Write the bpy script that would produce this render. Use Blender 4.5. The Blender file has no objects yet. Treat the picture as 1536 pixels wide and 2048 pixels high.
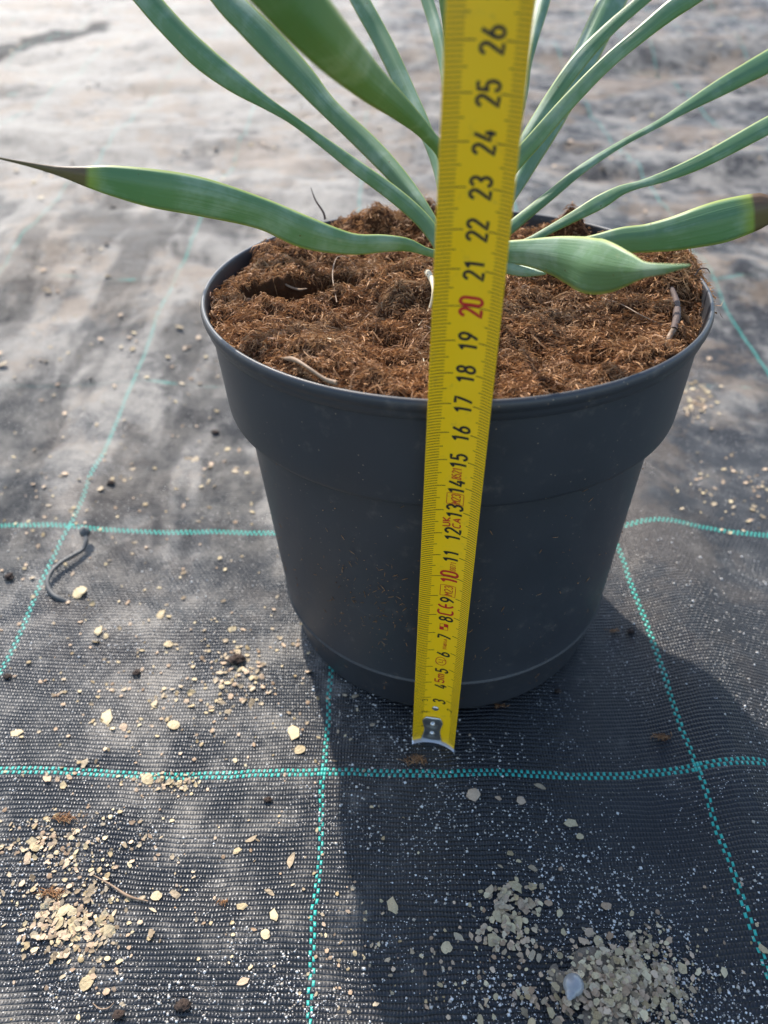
import bpy, math, random
import numpy as np
from mathutils import Vector
R = math.radians
S = 0.01                                   # everything below is worked out in centimetres
scn = bpy.context.scene
COL = scn.collection
rnd = random.Random(7)
rng = np.random.default_rng(7)

# ------------------------------------------------------------------ camera
F, TH, RO, H = 1561.6, 0.6875, 0.0021, 28.72     # focal (px of a 1536 wide frame), pitch, roll, height
cd = bpy.data.cameras.new('camera'); cam = bpy.data.objects.new('camera', cd); COL.objects.link(cam)
cd.sensor_fit = 'VERTICAL'; cd.sensor_height = 36.0; cd.sensor_width = 27.0
cd.lens = F / 2048 * 36.0
cam.location = (0, 0, H * S)
cam.rotation_mode = 'XYZ'
from mathutils import Matrix
cam.matrix_world = Matrix.Translation((0, 0, H*S)) @ Matrix.Rotation(math.pi/2 - TH, 4, 'X') @ Matrix.Rotation(RO, 4, 'Z')
cd.clip_start = 0.005; cd.clip_end = 60
cd.dof.use_dof = True; cd.dof.focus_distance = 0.275; cd.dof.aperture_fstop = 9.5
scn.camera = cam

# ------------------------------------------------------------------ sky and sun
SUN_EL, SUN_AZ = 44.0, 21.0                      # sun stands behind the pot, a little to the left
w = bpy.data.worlds.new('World'); scn.world = w; w.use_nodes = True
nt = w.node_tree; bg = nt.nodes['Background']
sky = nt.nodes.new('ShaderNodeTexSky'); sky.sky_type = 'NISHITA'; sky.sun_disc = False
sky.sun_elevation = R(SUN_EL); sky.sun_rotation = R(-SUN_AZ)
nt.links.new(sky.outputs[0], bg.inputs[0]); bg.inputs[1].default_value = 0.15
sd = bpy.data.lights.new('sun', 'SUN'); sd.energy = 3.7; sd.angle = R(0.9); sd.color = (1.0, 0.93, 0.84)
sun = bpy.data.objects.new('sun', sd); COL.objects.link(sun)
to_sun = Vector((-math.sin(R(SUN_AZ))*math.cos(R(SUN_EL)), math.cos(R(SUN_AZ))*math.cos(R(SUN_EL)), math.sin(R(SUN_EL))))
sun.rotation_mode = 'QUATERNION'; sun.rotation_quaternion = to_sun.to_track_quat('Z', 'Y')
sun.location = to_sun * 3
scn.view_settings.view_transform = 'Standard'; scn.view_settings.look = 'None'
scn.view_settings.gamma = 1; scn.view_settings.use_curve_mapping = False
scn.view_settings.exposure = 1.1

# ------------------------------------------------------------------ helpers
def ray(px, py):
    x = (px-768)/F; y = (1024-py)/F
    x, y = x*math.cos(RO)+y*math.sin(RO), -x*math.sin(RO)+y*math.cos(RO)
    return np.array([x, math.cos(TH)+y*math.sin(TH), -math.sin(TH)+y*math.cos(TH)])
CAM = np.array([0, 0, H])
def at(px, py, Z):
    return CAM + ray(px, py)*Z

_perm = rng.random((256, 256))
def vnoise(x, y, seed=0):
    x = np.asarray(x, float)+seed*17.31; y = np.asarray(y, float)+seed*9.77
    xi = np.floor(x).astype(int); yi = np.floor(y).astype(int)
    fx = x-xi; fy = y-yi; fx = fx*fx*(3-2*fx); fy = fy*fy*(3-2*fy)
    g = lambda a, b: _perm[a & 255, b & 255]
    return ((g(xi, yi)*(1-fx)+g(xi+1, yi)*fx)*(1-fy)+(g(xi, yi+1)*(1-fx)+g(xi+1, yi+1)*fx)*fy)*2-1
def fbm(x, y, o=4, seed=0):
    s = 0; a = 1; t = 0
    for k in range(o):
        s = s+a*vnoise(x*2**k, y*2**k, seed+k); t += a; a *= .5
    return s/t
def sstep(a, b, x):
    t = np.clip((np.asarray(x, float)-a)/(b-a), 0, 1); return t*t*(3-2*t)

def ground_h(x, y):
    x = np.asarray(x, float); y = np.asarray(y, float)
    h = 5.0*(1-np.exp(-np.maximum(0, y-42)/52))
    # fold that runs towards the viewer on the right
    xc = 14.6+0.05*(y-18)
    h = h+0.95*np.exp(-((x-xc)/2.3)**2)*sstep(6, 14, y)*(1-sstep(40, 60, y))
    h = h-0.35*np.exp(-((x-9.5)/2.5)**2)*sstep(10, 16, y)*(1-sstep(22, 30, y))*0
    h = h+0.5*np.exp(-((x+20.5-0.1*(y-20))/3.2)**2)*sstep(10, 18, y)*(1-sstep(45, 70, y))
    # small slack in the sheet, flattened under the pot
    pot = 1-np.exp(-(((x-3)/11)**2+((y-27)/11)**2)**2)
    near = (fbm(x/7.5, y/4.0, 2, 3)*0.24+fbm(x/5, y/13, 2, 8)*.22*sstep(20, 32, y))*pot
    far = sstep(36, 75, y)
    h = h+near+far*(fbm(x/7, y/4.0, 4, 51)*.75+fbm(x/26, y/9, 3, 11)*1.5+fbm(x/60, y/28, 2, 21)*2.2*sstep(80, 200, y))
    for (cx, cy, sx, sy, a, k) in ((-30, 84, 20, 3.0, 1.2, -.1), (34, 92, 26, 3.0, 1.3, .12), (26, 66, 14, 2.2, .8, -.1), (60, 150, 50, 6, 3, .1), (-10, 150, 40, 7, 2.4, -.15)):
        h = h+a*np.exp(-((x-cx)/sx)**2-((y-cy-k*(x-cx))/sy)**2)
    return h
def on_ground(px, py):
    d = ray(px, py); t = -H/d[2]
    for k in range(60):
        p = CAM+d*t
        e = float(p[2]-ground_h(p[0], p[1]))
        t += e/abs(d[2])*0.7
        if abs(e) < 1e-3: break
    return CAM+d*t

def link(name, me, mat=None, parent=None):
    o = bpy.data.objects.new(name, me); COL.objects.link(o)
    if mat is not None:
        for m in (mat if isinstance(mat, (list, tuple)) else [mat]): me.materials.append(m)
    if parent: o.parent = parent
    return o
def mesh(name, v, f, smooth=True, mi=None, uv=None):
    """v in centimetres"""
    v = np.asarray(v, np.float32)*S
    me = bpy.data.meshes.new(name)
    if isinstance(f, np.ndarray) and f.ndim == 2:
        n, k = f.shape
        me.vertices.add(len(v)); me.vertices.foreach_set('co', v.ravel())
        me.loops.add(n*k); me.loops.foreach_set('vertex_index', f.astype(np.int32).ravel())
        me.polygons.add(n); me.polygons.foreach_set('loop_start', np.arange(n, dtype=np.int32)*k)
        me.update(calc_edges=True)
    else:
        me.from_pydata([tuple(p) for p in v.tolist()], [], [tuple(int(i) for i in q) for q in f]); me.update()
    me.polygons.foreach_set('use_smooth', np.full(len(me.polygons), smooth))
    if mi is not None: me.polygons.foreach_set('material_index', np.asarray(mi, np.int32))
    me.validate()
    return me
def attr(me, name, vals):
    a = me.attributes.new(name, 'FLOAT', 'POINT'); a.data.foreach_set('value', np.asarray(vals, np.float32))
def tag(o, label=None, cat=None, group=None, kind=None):
    if label: o['label'] = label
    if cat: o['category'] = cat
    if group: o['group'] = group
    if kind: o['kind'] = kind
    return o
def empty(name, loc=(0, 0, 0)):
    o = bpy.data.objects.new(name, None); COL.objects.link(o); o.location = Vector(loc)*S
    o.empty_display_size = 0.02
    return o
def grid_faces(n, m, closed=False):
    """n rows of m points"""
    i = np.arange(n-1)[:, None]; j = np.arange(m if closed else m-1)[None, :]
    j2 = (j+1) % m
    a = i*m+j; b = i*m+j2; c = (i+1)*m+j2; d = (i+1)*m+j
    return np.stack([a, b, c, d], -1).reshape(-1, 4)
def tube(pts, rad, n=7, cap=True):
    pts = np.asarray(pts, float); k = len(pts)
    rad = np.broadcast_to(np.asarray(rad, float), (k,))
    T = np.gradient(pts, axis=0); T /= np.linalg.norm(T, axis=1)[:, None]+1e-9
    up = np.array([0.13, 0.21, 0.97]); V = []
    for i in range(k):
        a = np.cross(T[i], up); a /= np.linalg.norm(a)+1e-9; b = np.cross(T[i], a)
        for q in range(n):
            t = 2*math.pi*q/n
            V.append(pts[i]+rad[i]*(math.cos(t)*a+math.sin(t)*b))
    Fc = [tuple(x) for x in grid_faces(k, n, True)]
    if cap: Fc += [tuple(range(n)), tuple(reversed(range((k-1)*n, k*n)))]
    return V, Fc
def smooth_path(P, n):
    """Catmull-Rom through rows of P (any columns)"""
    P = np.asarray(P, float); P = np.vstack([2*P[0]-P[1], P, 2*P[-1]-P[-2]])
    L = np.linalg.norm(np.diff(P[1:-1, :2], axis=0), axis=1); c = np.r_[0, np.cumsum(L)]
    out = []
    for t in np.linspace(0, c[-1], n):
        i = min(np.searchsorted(c, t, 'right')-1, len(L)-1); u = (t-c[i])/L[i]
        a, b, d, e = P[i], P[i+1], P[i+2], P[i+3]
        out.append(0.5*((2*b)+(-a+d)*u+(2*a-5*b+4*d-e)*u*u+(-a+3*b-3*d+e)*u**3))
    return np.array(out)
class Bag:
    def __init__(s): s.v = []; s.f = []
    def add(s, V, Fc):
        n = len(s.v); s.v += [tuple(p) for p in V]; s.f += [tuple(i+n for i in q) for q in Fc]
    def me(s, name, smooth=True): return mesh(name, s.v, s.f, smooth)

# ------------------------------------------------------------------ material helpers
class E_:
    """a tiny expression wrapper over Math nodes"""
    def __init__(s, t, sock): s.t = t; s.s = sock
    def _m(s, op, *a):
        n = s.t.nodes.new('ShaderNodeMath'); n.operation = op
        for i, x in enumerate((s,)+a):
            if isinstance(x, E_): s.t.links.new(x.s, n.inputs[i])
            else: n.inputs[i].default_value = x
        return E_(s.t, n.outputs[0])
    def __add__(s, o): return s._m('ADD', o)
    def __sub__(s, o): return s._m('SUBTRACT', o)
    def __mul__(s, o): return s._m('MULTIPLY', o)
    def __truediv__(s, o): return s._m('DIVIDE', o)
    def rsub(s, c): return (s*-1)+c
    def floor(s): return s._m('FLOOR')
    def mod(s, o): return s._m('FLOORED_MODULO', o)
    def lt(s, o): return s._m('LESS_THAN', o)
    def gt(s, o): return s._m('GREATER_THAN', o)
    def mx(s, o): return s._m('MAXIMUM', o)
    def mn(s, o): return s._m('MINIMUM', o)
    def ab(s): return s._m('ABSOLUTE')
    def pw(s, o): return s._m('POWER', o)
    def ss(s, a, b):
        n = s.t.nodes.new('ShaderNodeMapRange'); n.interpolation_type = 'SMOOTHSTEP'
        s.t.links.new(s.s, n.inputs[0]); n.inputs[1].default_value = a; n.inputs[2].default_value = b
        return E_(s.t, n.outputs[0])
class MB:
    def __init__(s, name):
        s.m = bpy.data.materials.new(name); s.m.use_nodes = True; s.t = s.m.node_tree
        s.b = s.t.nodes['Principled BSDF']; s.L = s.t.links.new
    def coord(s, kind='Object', scale=None):
        n = s.t.nodes.new('ShaderNodeTexCoord'); o = n.outputs[kind]
        if scale is not None:
            mp = s.t.nodes.new('ShaderNodeMapping'); s.L(o, mp.inputs[0])
            mp.inputs['Scale'].default_value = scale if hasattr(scale, '__len__') else (scale,)*3
            o = mp.outputs[0]
        return o
    def noise(s, co, scale, detail=4, rough=.5, dist=0):
        n = s.t.nodes.new('ShaderNodeTexNoise'); s.L(co, n.inputs['Vector']); n.inputs['Scale'].default_value = scale
        n.inputs['Detail'].default_value = detail; n.inputs['Roughness'].default_value = rough; n.inputs['Distortion'].default_value = dist
        return E_(s.t, n.outputs[0])
    def voro(s, co, scale, out='Distance', feat='F1'):
        n = s.t.nodes.new('ShaderNodeTexVoronoi'); n.feature = feat; s.L(co, n.inputs['Vector']); n.inputs['Scale'].default_value = scale
        return E_(s.t, n.outputs[out])
    def mix(s, f, a, b):
        n = s.t.nodes.new('ShaderNodeMix'); n.data_type = 'RGBA'
        for i, x in ((0, f), (6, a), (7, b)):
            if isinstance(x, E_): s.L(x.s, n.inputs[i])
            elif hasattr(x, 'is_output'): s.L(x, n.inputs[i])
            elif i == 0: n.inputs[0].default_value = x
            else: n.inputs[i].default_value = (*x, 1)
        return n.outputs[2]
    def attr(s, name):
        n = s.t.nodes.new('ShaderNodeAttribute'); n.attribute_name = name; return E_(s.t, n.outputs['Fac'])
    def set(s, **k):
        for q, x in k.items():
            i = s.b.inputs[{'color': 'Base Color', 'rough': 'Roughness', 'spec': 'Specular IOR Level', 'metal': 'Metallic', 'trans': 'Transmission Weight', 'coat': 'Coat Weight', 'sheen': 'Sheen Weight'}[q]]
            if isinstance(x, E_): s.L(x.s, i)
            elif hasattr(x, 'is_output'): s.L(x, i)
            elif hasattr(x, '__len__'): i.default_value = (*x, 1)
            else: i.default_value = x
        return s
    def bump(s, h, dist, strength=1.0):
        n = s.t.nodes.new('ShaderNodeBump'); n.inputs['Strength'].default_value = strength; n.inputs['Distance'].default_value = dist*S
        s.L(h.s, n.inputs['Height']); s.L(n.outputs[0], s.b.inputs['Normal']); return s
    def translucent(s, fac, col):
        out = [n for n in s.t.nodes if n.type == 'OUTPUT_MATERIAL'][0]
        tr = s.t.nodes.new('ShaderNodeBsdfTranslucent'); mx = s.t.nodes.new('ShaderNodeMixShader')
        if hasattr(col, 'is_output'): s.L(col, tr.inputs[0])
        else: tr.inputs[0].default_value = (*col, 1)
        mx.inputs[0].default_value = fac
        s.L(s.b.outputs[0], mx.inputs[1]); s.L(tr.outputs[0], mx.inputs[2]); s.L(mx.outputs[0], out.inputs[0]); return s

# ------------------------------------------------------------------ ground: woven weed fabric
def fabric_material():
    M = MB('woven weed fabric')
    co = M.coord('Object', 100.0)            # centimetres
    sp = M.t.nodes.new('ShaderNodeSeparateXYZ'); M.L(co, sp.inputs[0])
    X = E_(M.t, sp.outputs[0]); Y = E_(M.t, sp.outputs[1])
    wob = M.noise(co, .22, 2)-.5; wob2 = M.noise(co, .9, 2)-.5
    X2 = X+wob*.5+wob2*.12; Y2 = Y+(M.noise(co, .17, 3)-.5)*.7+wob2*.10
    cx_ = 15.2/126; u = (X2+2.45+cx_)/cx_; v = (Y2-18.0+.19)/.19
    i = u.floor(); j = v.floor()
    fu = (u-i)*2-1; fv = (v-j)*2-1
    par = (i+j).mod(2.0).gt(.5)                      # 1 = the weft tape lies on top
    fu2 = fu*fu; fv2 = fv*fv
    rib = (fv2*fv2*.8+fv2*.2).rsub(1); hw = (fu2*fu2).rsub(1)*rib
    hf = rib*(fu2*.38).rsub(1)
    h = hf*par+(hw*.80)*par.rsub(1)
    jit = M.noise(co, 3.1, 2)
    h = h*(jit*.8+.6)
    gx = i.mod(126.0).lt(1.5)*par.rsub(1)*fu2.lt(.62); gy = j.mod(80.0).lt(1.5)*par*fv2.lt(.72)*fu2.lt(.8)
    green = gx.mx(gy*((M.noise(co, .3, 4, .6)-.28).ss(.02, .2)*Y.ss(34, 50)*.95).rsub(1))
    # dust and dried mud lodged in the weave; more of it on the far, trodden part; its pale coat also paints in sunlit sheen
    far = Y.ss(15, 66)
    left = X.ss(6, -6)
    patch = M.noise(co, .16, 6, .6, .4)
    patch2 = M.noise(co, .55, 5, .65)
    fine = M.noise(co, 5.5, 3, .6)
    amount = far*.30+left*.20+.02
    dust = ((patch*.55+patch2*.45)-.60+amount*.55).ss(-.02, .22)
    groove = h.rsub(1.0)
    dustm = (dust*(groove*.55+fine*.75)).mn(1.0)
    dust_sheen = (far*.34+left*.10+.008)*((patch2*.6+patch*.4-.38).ss(0,.26)*1.25+.10)
    # pale grit pressed between the tapes
    cells = M.voro(co, 9.0); dens = M.noise(co, .33, 4, .6)
    cellc = M.voro(co, 9.0, 'Color')
    speck = cells.lt(.20)*(cellc*.8+dens*2.2+far*.10).gt(1.72)
    base = M.mix(M.noise(co, 2.2, 3), (.004, .0055, .009), (.010, .012, .017))
    gcol = M.mix(jit, (.01, .30, .24), (.03, .50, .40))
    c = M.mix(green, base, gcol)
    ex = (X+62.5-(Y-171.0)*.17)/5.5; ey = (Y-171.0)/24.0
    shade_mask = (ex*ex+ey*ey+(patch-.5)*1.6).ss(.7, 1.1)  # dark ellipse far left: a cast shadow painted in by thinning the dust
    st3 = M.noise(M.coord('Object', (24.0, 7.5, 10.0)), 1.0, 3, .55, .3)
    shade_streak = (st3.rsub(1)-.5).ss(-.07, .07)*(X+Y*.12).ss(10, 0)*Y.ss(24, 34)*Y.ss(110, 70)  # mottled shade on the left, put into the colour as long streaks
    shade_mask = shade_mask*(shade_streak*.72).rsub(1)
    dust_sheen = dust_sheen*shade_mask; dustm = dustm*(shade_mask*.7+.3); brown_k = shade_mask
    c = M.mix(dust_sheen.mn(1.0)*(green*.45).rsub(1)*(h*.55).rsub(1.1), c, (.28, .28, .275))
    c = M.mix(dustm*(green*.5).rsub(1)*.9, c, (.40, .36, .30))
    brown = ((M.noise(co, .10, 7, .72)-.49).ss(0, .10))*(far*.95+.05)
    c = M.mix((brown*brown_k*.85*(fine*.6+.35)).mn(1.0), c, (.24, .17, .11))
    c = M.mix(speck, c, (.66, .63, .58))
    rough = (dustm.mx(dust_sheen).mx(far*.45)*.36+.36)+speck*.2
    M.set(color=c, rough=rough.mn(.95), spec=far*-.20+left*.10+.40)
    M.set(spec=(far*-.20+left*.10+.40)*(shade_mask*.85+.15))
    hh = h+speck*.5+dustm*.35+fine*.15
    M.bump(hh, .075, 1.0)
    return M.m
FAB = fabric_material()
def build_ground():
    ys = np.concatenate([np.arange(-30, 4, 2.0), np.arange(4, 46, .30), np.arange(46, 130, .7), np.arange(130, 320, 2.2), np.geomspace(320, 1500, 60)])
    ts = np.linspace(-1, 1, 321)
    # denser near the middle
    xs = np.sign(ts)*(np.abs(ts)*28+np.maximum(0, np.abs(ts)-.35)**2.4*1300)
    Xg, Yg = np.meshgrid(xs, ys)
    Zg = ground_h(Xg, Yg)
    me = mesh('fabric_ground', np.stack([Xg, Yg, Zg], -1).reshape(-1, 3), grid_faces(len(ys), len(xs)))
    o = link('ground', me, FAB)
    tag(o, 'black woven weed fabric with green grid lines, dusty and slightly wrinkled', 'ground', kind='structure')
build_ground()

# ------------------------------------------------------------------ plant pot
POT = empty('plant_pot', (2.95, 28.14, 0))
tag(POT, 'dark grey round plastic nursery pot with a broad collar, filled with brown potting fibre', 'plant pot')
TX, TY = -0.0217, 0.0417
def pot_pt(r, a, z):
    dx = r*np.cos(a); dy = r*np.sin(a)
    return np.stack([dx+TX*z, dy+TY*z, z-TX*dx-TY*dy+0*a], -1)
def potw(r, a, z): return pot_pt(r, a, z)+np.array([2.95, 28.14, 0])
def revolve(name, prof, mat, parent, n=160):
    a = np.linspace(0, 2*math.pi, n, endpoint=False)
    V = np.stack([pot_pt(np.full(n, r), a, np.full(n, z)) for r, z in prof])
    me = mesh(name, V.reshape(-1, 3), grid_faces(len(prof), n, True)[:, ::-1])
    return link(name, me, mat, parent)
def pot_material():
    M = MB('dark grey pot plastic'); co = M.coord('Object', 100.0)
    n1 = M.noise(co, .35, 4); n2 = M.noise(co, 14, 2)
    sc = M.t.nodes.new('ShaderNodeMapping'); M.L(co, sc.inputs[0]); sc.inputs['Scale'].default_value = (1, 1, .12)
    n3 = M.noise(sc.outputs[0], 5, 3)
    c = M.mix(n1, (.024, .0255, .029), (.040, .042, .047))
    dusty = (M.noise(co, 1.1, 6, .7)-.55).ss(0, .25)
    c = M.mix(dusty*.22, c, (.30, .25, .20))
    sp = M.voro(co, 4.2); cc = M.voro(co, 4.2, 'Color')
    c = M.mix(sp.lt(.10)*cc.gt(.62), c, (.22, .17, .12))
    M.set(color=c, rough=n1*.12+.36, spec=.5); M.bump(n2*.5+n3*.3, .006, .5)
    return M.m
PM = pot_material()
wall = [(7.05, 0.02), (7.18, .06), (7.23, .2), (7.50, 2.16), (7.52, 2.19), (7.68, 2.20), (7.735, 2.25), (7.735, 2.30), (7.68, 2.35), (7.675, 2.40)]
for k in range(1, 9): wall.append((7.68+(8.42-7.68)*k/8, 2.36+(12.2-2.36)*k/8))
wall += [(8.43, 12.40), (8.45, 12.6)]
revolve('wall', wall, PM, POT)
collar = [(8.40, 12.50), (8.80, 12.36), (8.95, 12.36), (9.03, 12.42), (9.06, 12.55), (9.12, 13.4), (9.20, 14.6), (9.28, 15.9)]
revolve('collar', collar, PM, POT)
lip = [(9.27, 15.80), (9.36, 15.81), (9.42, 15.86), (9.45, 16.05), (9.47, 16.16), (9.54, 16.22), (9.56, 16.36), (9.53, 16.50), (9.47, 16.57), (9.40, 16.56), (9.36, 16.48), (9.33, 16.3), (9.20, 15.6), (9.05, 13.6), (8.9, 12.4)]
revolve('rim', lip, PM, POT)
revolve('base', [(7.05, 0.021), (6.4, .025), (6.3, .3), (.02, .3)], PM, POT, 64)

# ------------------------------------------------------------------ potting fibre
_h = CAM+ray(572, 597)*((15.3-H)/ray(572, 597)[2]); HOLE = (_h[0]-2.55, _h[1]-29.75)
def soil_h(x, y):
    """x, y from the pot axis at soil level (tilt added later)"""
    r = np.hypot(x, y)
    h = 15.95+fbm(x/2.6, y/2.6, 4, 31)*.85+fbm(x/.8, y/.8, 4, 41)*.50+fbm(x/.22, y/.22, 2, 47)*.08
    h = h+.22*sstep(6.5, 8.4, r)-.15*sstep(8.7, 9.2, r)
    h = h+.75*np.exp(-((x+1.1)**2+(y-.6)**2)/5)                       # mound at the stem
    h = h-5.5*np.exp(-(((x-HOLE[0])/1.5)**2+((y-HOLE[1])/.85)**2)**3)        # dark hole on the left
    h = h-4.5*np.exp(-(((x-HOLE[0]-1.6)/1.0)**2+((y-HOLE[1]-.75)/.60)**2)**2)
    h = h+1.25*np.exp(-(((x-8.5)/1.4)**2+((y-.8)/1.9)**2))              # piled up over the rim on the right
    h = h+1.0*np.exp(-(((x+3.0)/2.6)**2+((y-8.0)/1.2)**2))
    h = h+1.2*np.exp(-(((x+.6)/.9)**2+((y-7.9)/.8)**2))+.8*np.exp(-(((x-6)/.7)**2+((y-6.6)/.7)**2))
    h = h-.3*np.exp(-(((x+8.5)/.6)**2+((y+2.6)/1.0)**2))
    h = h-.8*np.exp(-(((x-8.6)/.5)**2+((y+3.4)/1.6)**2))
    h = h-1.1*np.exp(-(((x-3.5)/2.2)**2+((y-8.3)/.8)**2))
    h = h-.55*np.exp(-(((x-2.2)/1.3)**2+((y+5.0)/.8)**2))-.5*np.exp(-(((x+1.2)/1.3)**2+((y+6.2)/.5)**2))
    return h
def soil_pt(x, y, dz=0):
    h = soil_h(x, y)+dz
    return np.stack([x+TX*h, y+TY*h, h-TX*x-TY*y], -1)
def fibre_material():
    M = MB('brown coir fibre'); co = M.coord('Object', 100.0); t = M.attr('tint')
    n = M.noise(co, .35, 3)
    c = M.mix(t, (.14, .054, .020), (.70, .39, .18))
    c2 = M.mix(t, (.17, .10, .055), (.58, .43, .26))
    c = M.mix((n-.5).ss(-.05, .2)*.5, c, c2)
    c = M.mix((M.noise(co, .8, 4, .6)-.52).ss(0, .16)*.62, c, (.035, .016, .008))
    M.set(color=c, rough=.6, spec=.25); M.translucent(.22, c)
    return M.m
FIB = fibre_material()
def build_soil():
    global SOIL
    n = 260
    a = np.linspace(0, 2*math.pi, 361)[:-1]; rr = np.linspace(0, 1, 150)**.8*9.22
    Rg, Ag = np.meshgrid(rr, a, indexing='ij'); x = Rg*np.cos(Ag); y = Rg*np.sin(Ag)
    V = soil_pt(x, y)
    M = MB('dark crumbly peat'); co = M.coord('Object', 100.0)
    nn = M.noise(co, 3.5, 6, .65); c = M.mix(nn, (.018, .008, .004), (.13, .055, .022))
    M.set(color=c, rough=.85, spec=.15); M.bump(nn, .25, 1)
    SOIL = link('potting_soil', mesh('peat', V.reshape(-1, 3), grid_faces(150, 360, True)), M.m, None)
    SOIL.location = Vector((2.95, 28.14, 0))*S
    tag(SOIL, 'brown coir potting mix filling the grey pot up to its rim', 'soil', kind='stuff')
    # loose fibres
    N = 62000; K = 4
    r = np.sqrt(rng.random(N))*9.25; t = rng.random(N)*2*math.pi
    x = r*np.cos(t); y = r*np.sin(t)
    hol = np.exp(-(((x-HOLE[0])/1.45)**2+((y-HOLE[1])/.95)**2)**2)+np.exp(-(((x-HOLE[0]-1.6)/1.0)**2+((y-HOLE[1]-.75)/.6)**2)**2)
    keep = ((y < 3.5) | (rng.random(N) < .6)) & (hol < .06+.12*rng.random(N)); x = x[keep]; y = y[keep]
    # spill over the rim at the right
    ex = 2600; te = rng.normal(.10, .13, ex); re = rng.normal(9.35, .22, ex); x = np.r_[x, re*np.cos(te)]; y = np.r_[y, re*np.sin(te)]
    N = len(x)
    az = rng.random(N)*2*math.pi; L = rng.gamma(2.0, .14, N).clip(.09, 1.9); el = np.abs(rng.normal(0, .38, N))
    cur = rng.normal(0, 2.0, N); wd = rng.uniform(.010, .028, N)
    dz = rng.random(N)**2*.30
    p = soil_pt(x, y, 0)+np.stack([0*x, 0*x, dz*.6], -1)
    pts = []
    for k in range(K):
        s = k/(K-1)-.5; ang = az+cur*s
        px = x+np.cos(ang)*s*L*np.cos(el); py = y+np.sin(ang)*s*L*np.cos(el)
        rrr = np.hypot(px, py); lim = np.where(r.size and True, 9.27, 9.27)
        inside = np.minimum(1, np.where(np.hypot(x, y) < 9.26, lim/np.maximum(rrr, 1e-6), 1)); px = px*inside; py = py*inside
        hh = soil_h(x, y)*.55+soil_h(px, py)*.45+dz*.6+.04+np.sin(el)*L*s*.9+.10*L*(1-4*s*s)
        pts.append(np.stack([px+TX*hh, py+TY*hh, hh-TX*px-TY*py], -1))
    P = np.stack(pts, 1)                                                # N K 3
    T = P[:, -1]-P[:, 0]; rv = rng.normal(size=(N, 3)); rv[:, 2] *= .5
    side = np.cross(T, rv); side /= np.linalg.norm(side, axis=1)[:, None]+1e-9
    prof = np.array([.35, 1, 1, .3])
    off = side[:, None, :]*(wd[:, None]*prof[None])[..., None]
    V = np.stack([P-off, P+off], 2).reshape(-1, 3)                      # N K 2
    base = (np.arange(N)*K*2)[:, None, None]; k = (np.arange(K-1)*2)[None, :, None]
    Fq = (base+k+np.array([0, 1, 3, 2])[None, None]).reshape(-1, 4)
    me = mesh('fibres', V, Fq)
    tint = rng.beta(1.6, 2.4, N); attr(me, 'tint', np.repeat(tint, K*2))
    o = link('coir_fibre', me, FIB, SOIL); o['kind'] = 'stuff'
build_soil()

def soil_surface(px, py):
    """point on the soil seen at a pixel, world cm"""
    d = ray(px, py); t = (16.5-H)/d[2]
    for k in range(40):
        p = CAM+d*t; x = p[0]-2.95; y = p[1]-28.14
        z = soil_h(x, y)-TX*x-TY*y; t += (p[2]-z)/abs(d[2])*.6
    return CAM+d*t

# ------------------------------------------------------------------ yucca
def leaf_material():
    M = MB('blue green leaf'); co = M.coord('Object', 100.0)
    a = M.attr('across'); l = M.attr('along')
    cb = M.t.nodes.new('ShaderNodeCombineXYZ'); M.L(a.s, cb.inputs[0]); M.L(l.s, cb.inputs[1])
    mp = M.t.nodes.new('ShaderNodeMapping'); M.L(cb.outputs[0], mp.inputs[0]); mp.inputs['Scale'].default_value = (1, .02, 1)
    st = M.noise(mp.outputs[0], 9, 3, .6)
    n = M.noise(co, .5, 4)
    c = M.mix(n*.62+st*.36, (.070, .175, .065), (.17, .29, .15))
    glau = ((M.noise(co, .55, 4, .6)*.9+st*.2)-.50).ss(0, .22)*.6
    c = M.mix(glau, c, (.32, .43, .33))
    edge = a.ab().ss(.84, .99)
    c = M.mix(edge*.8, c, (.42, .48, .10))
    fl = M.voro(co, 1.9); fc = M.voro(co, 1.9, 'Color'); c = M.mix(fl.lt(.07)*fc.gt(.55)*.8, c, (.10, .07, .03))
    c = M.mix((M.noise(co, 1.3, 6, .75)-.60).ss(0, .12)*.30, c, (.33, .31, .16))
    c = M.mix(M.attr('yellow'), c, (.30, .36, .05))
    c = M.mix(M.attr('dead'), c, (.15, .085, .05))
    M.set(color=c, rough=st*.25+.30, spec=.5); M.bump(st, .02, .8)
    M.translucent(.27, M.mix(.6, c, (.26, .50, .05)))
    return M.m
LEAFM = leaf_material()
YUC = empty('yucca_plant', (1.9, 28.6, 16.0))
tag(YUC, 'young yucca with long blue green strap leaves, growing in the grey pot', 'plant')
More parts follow.
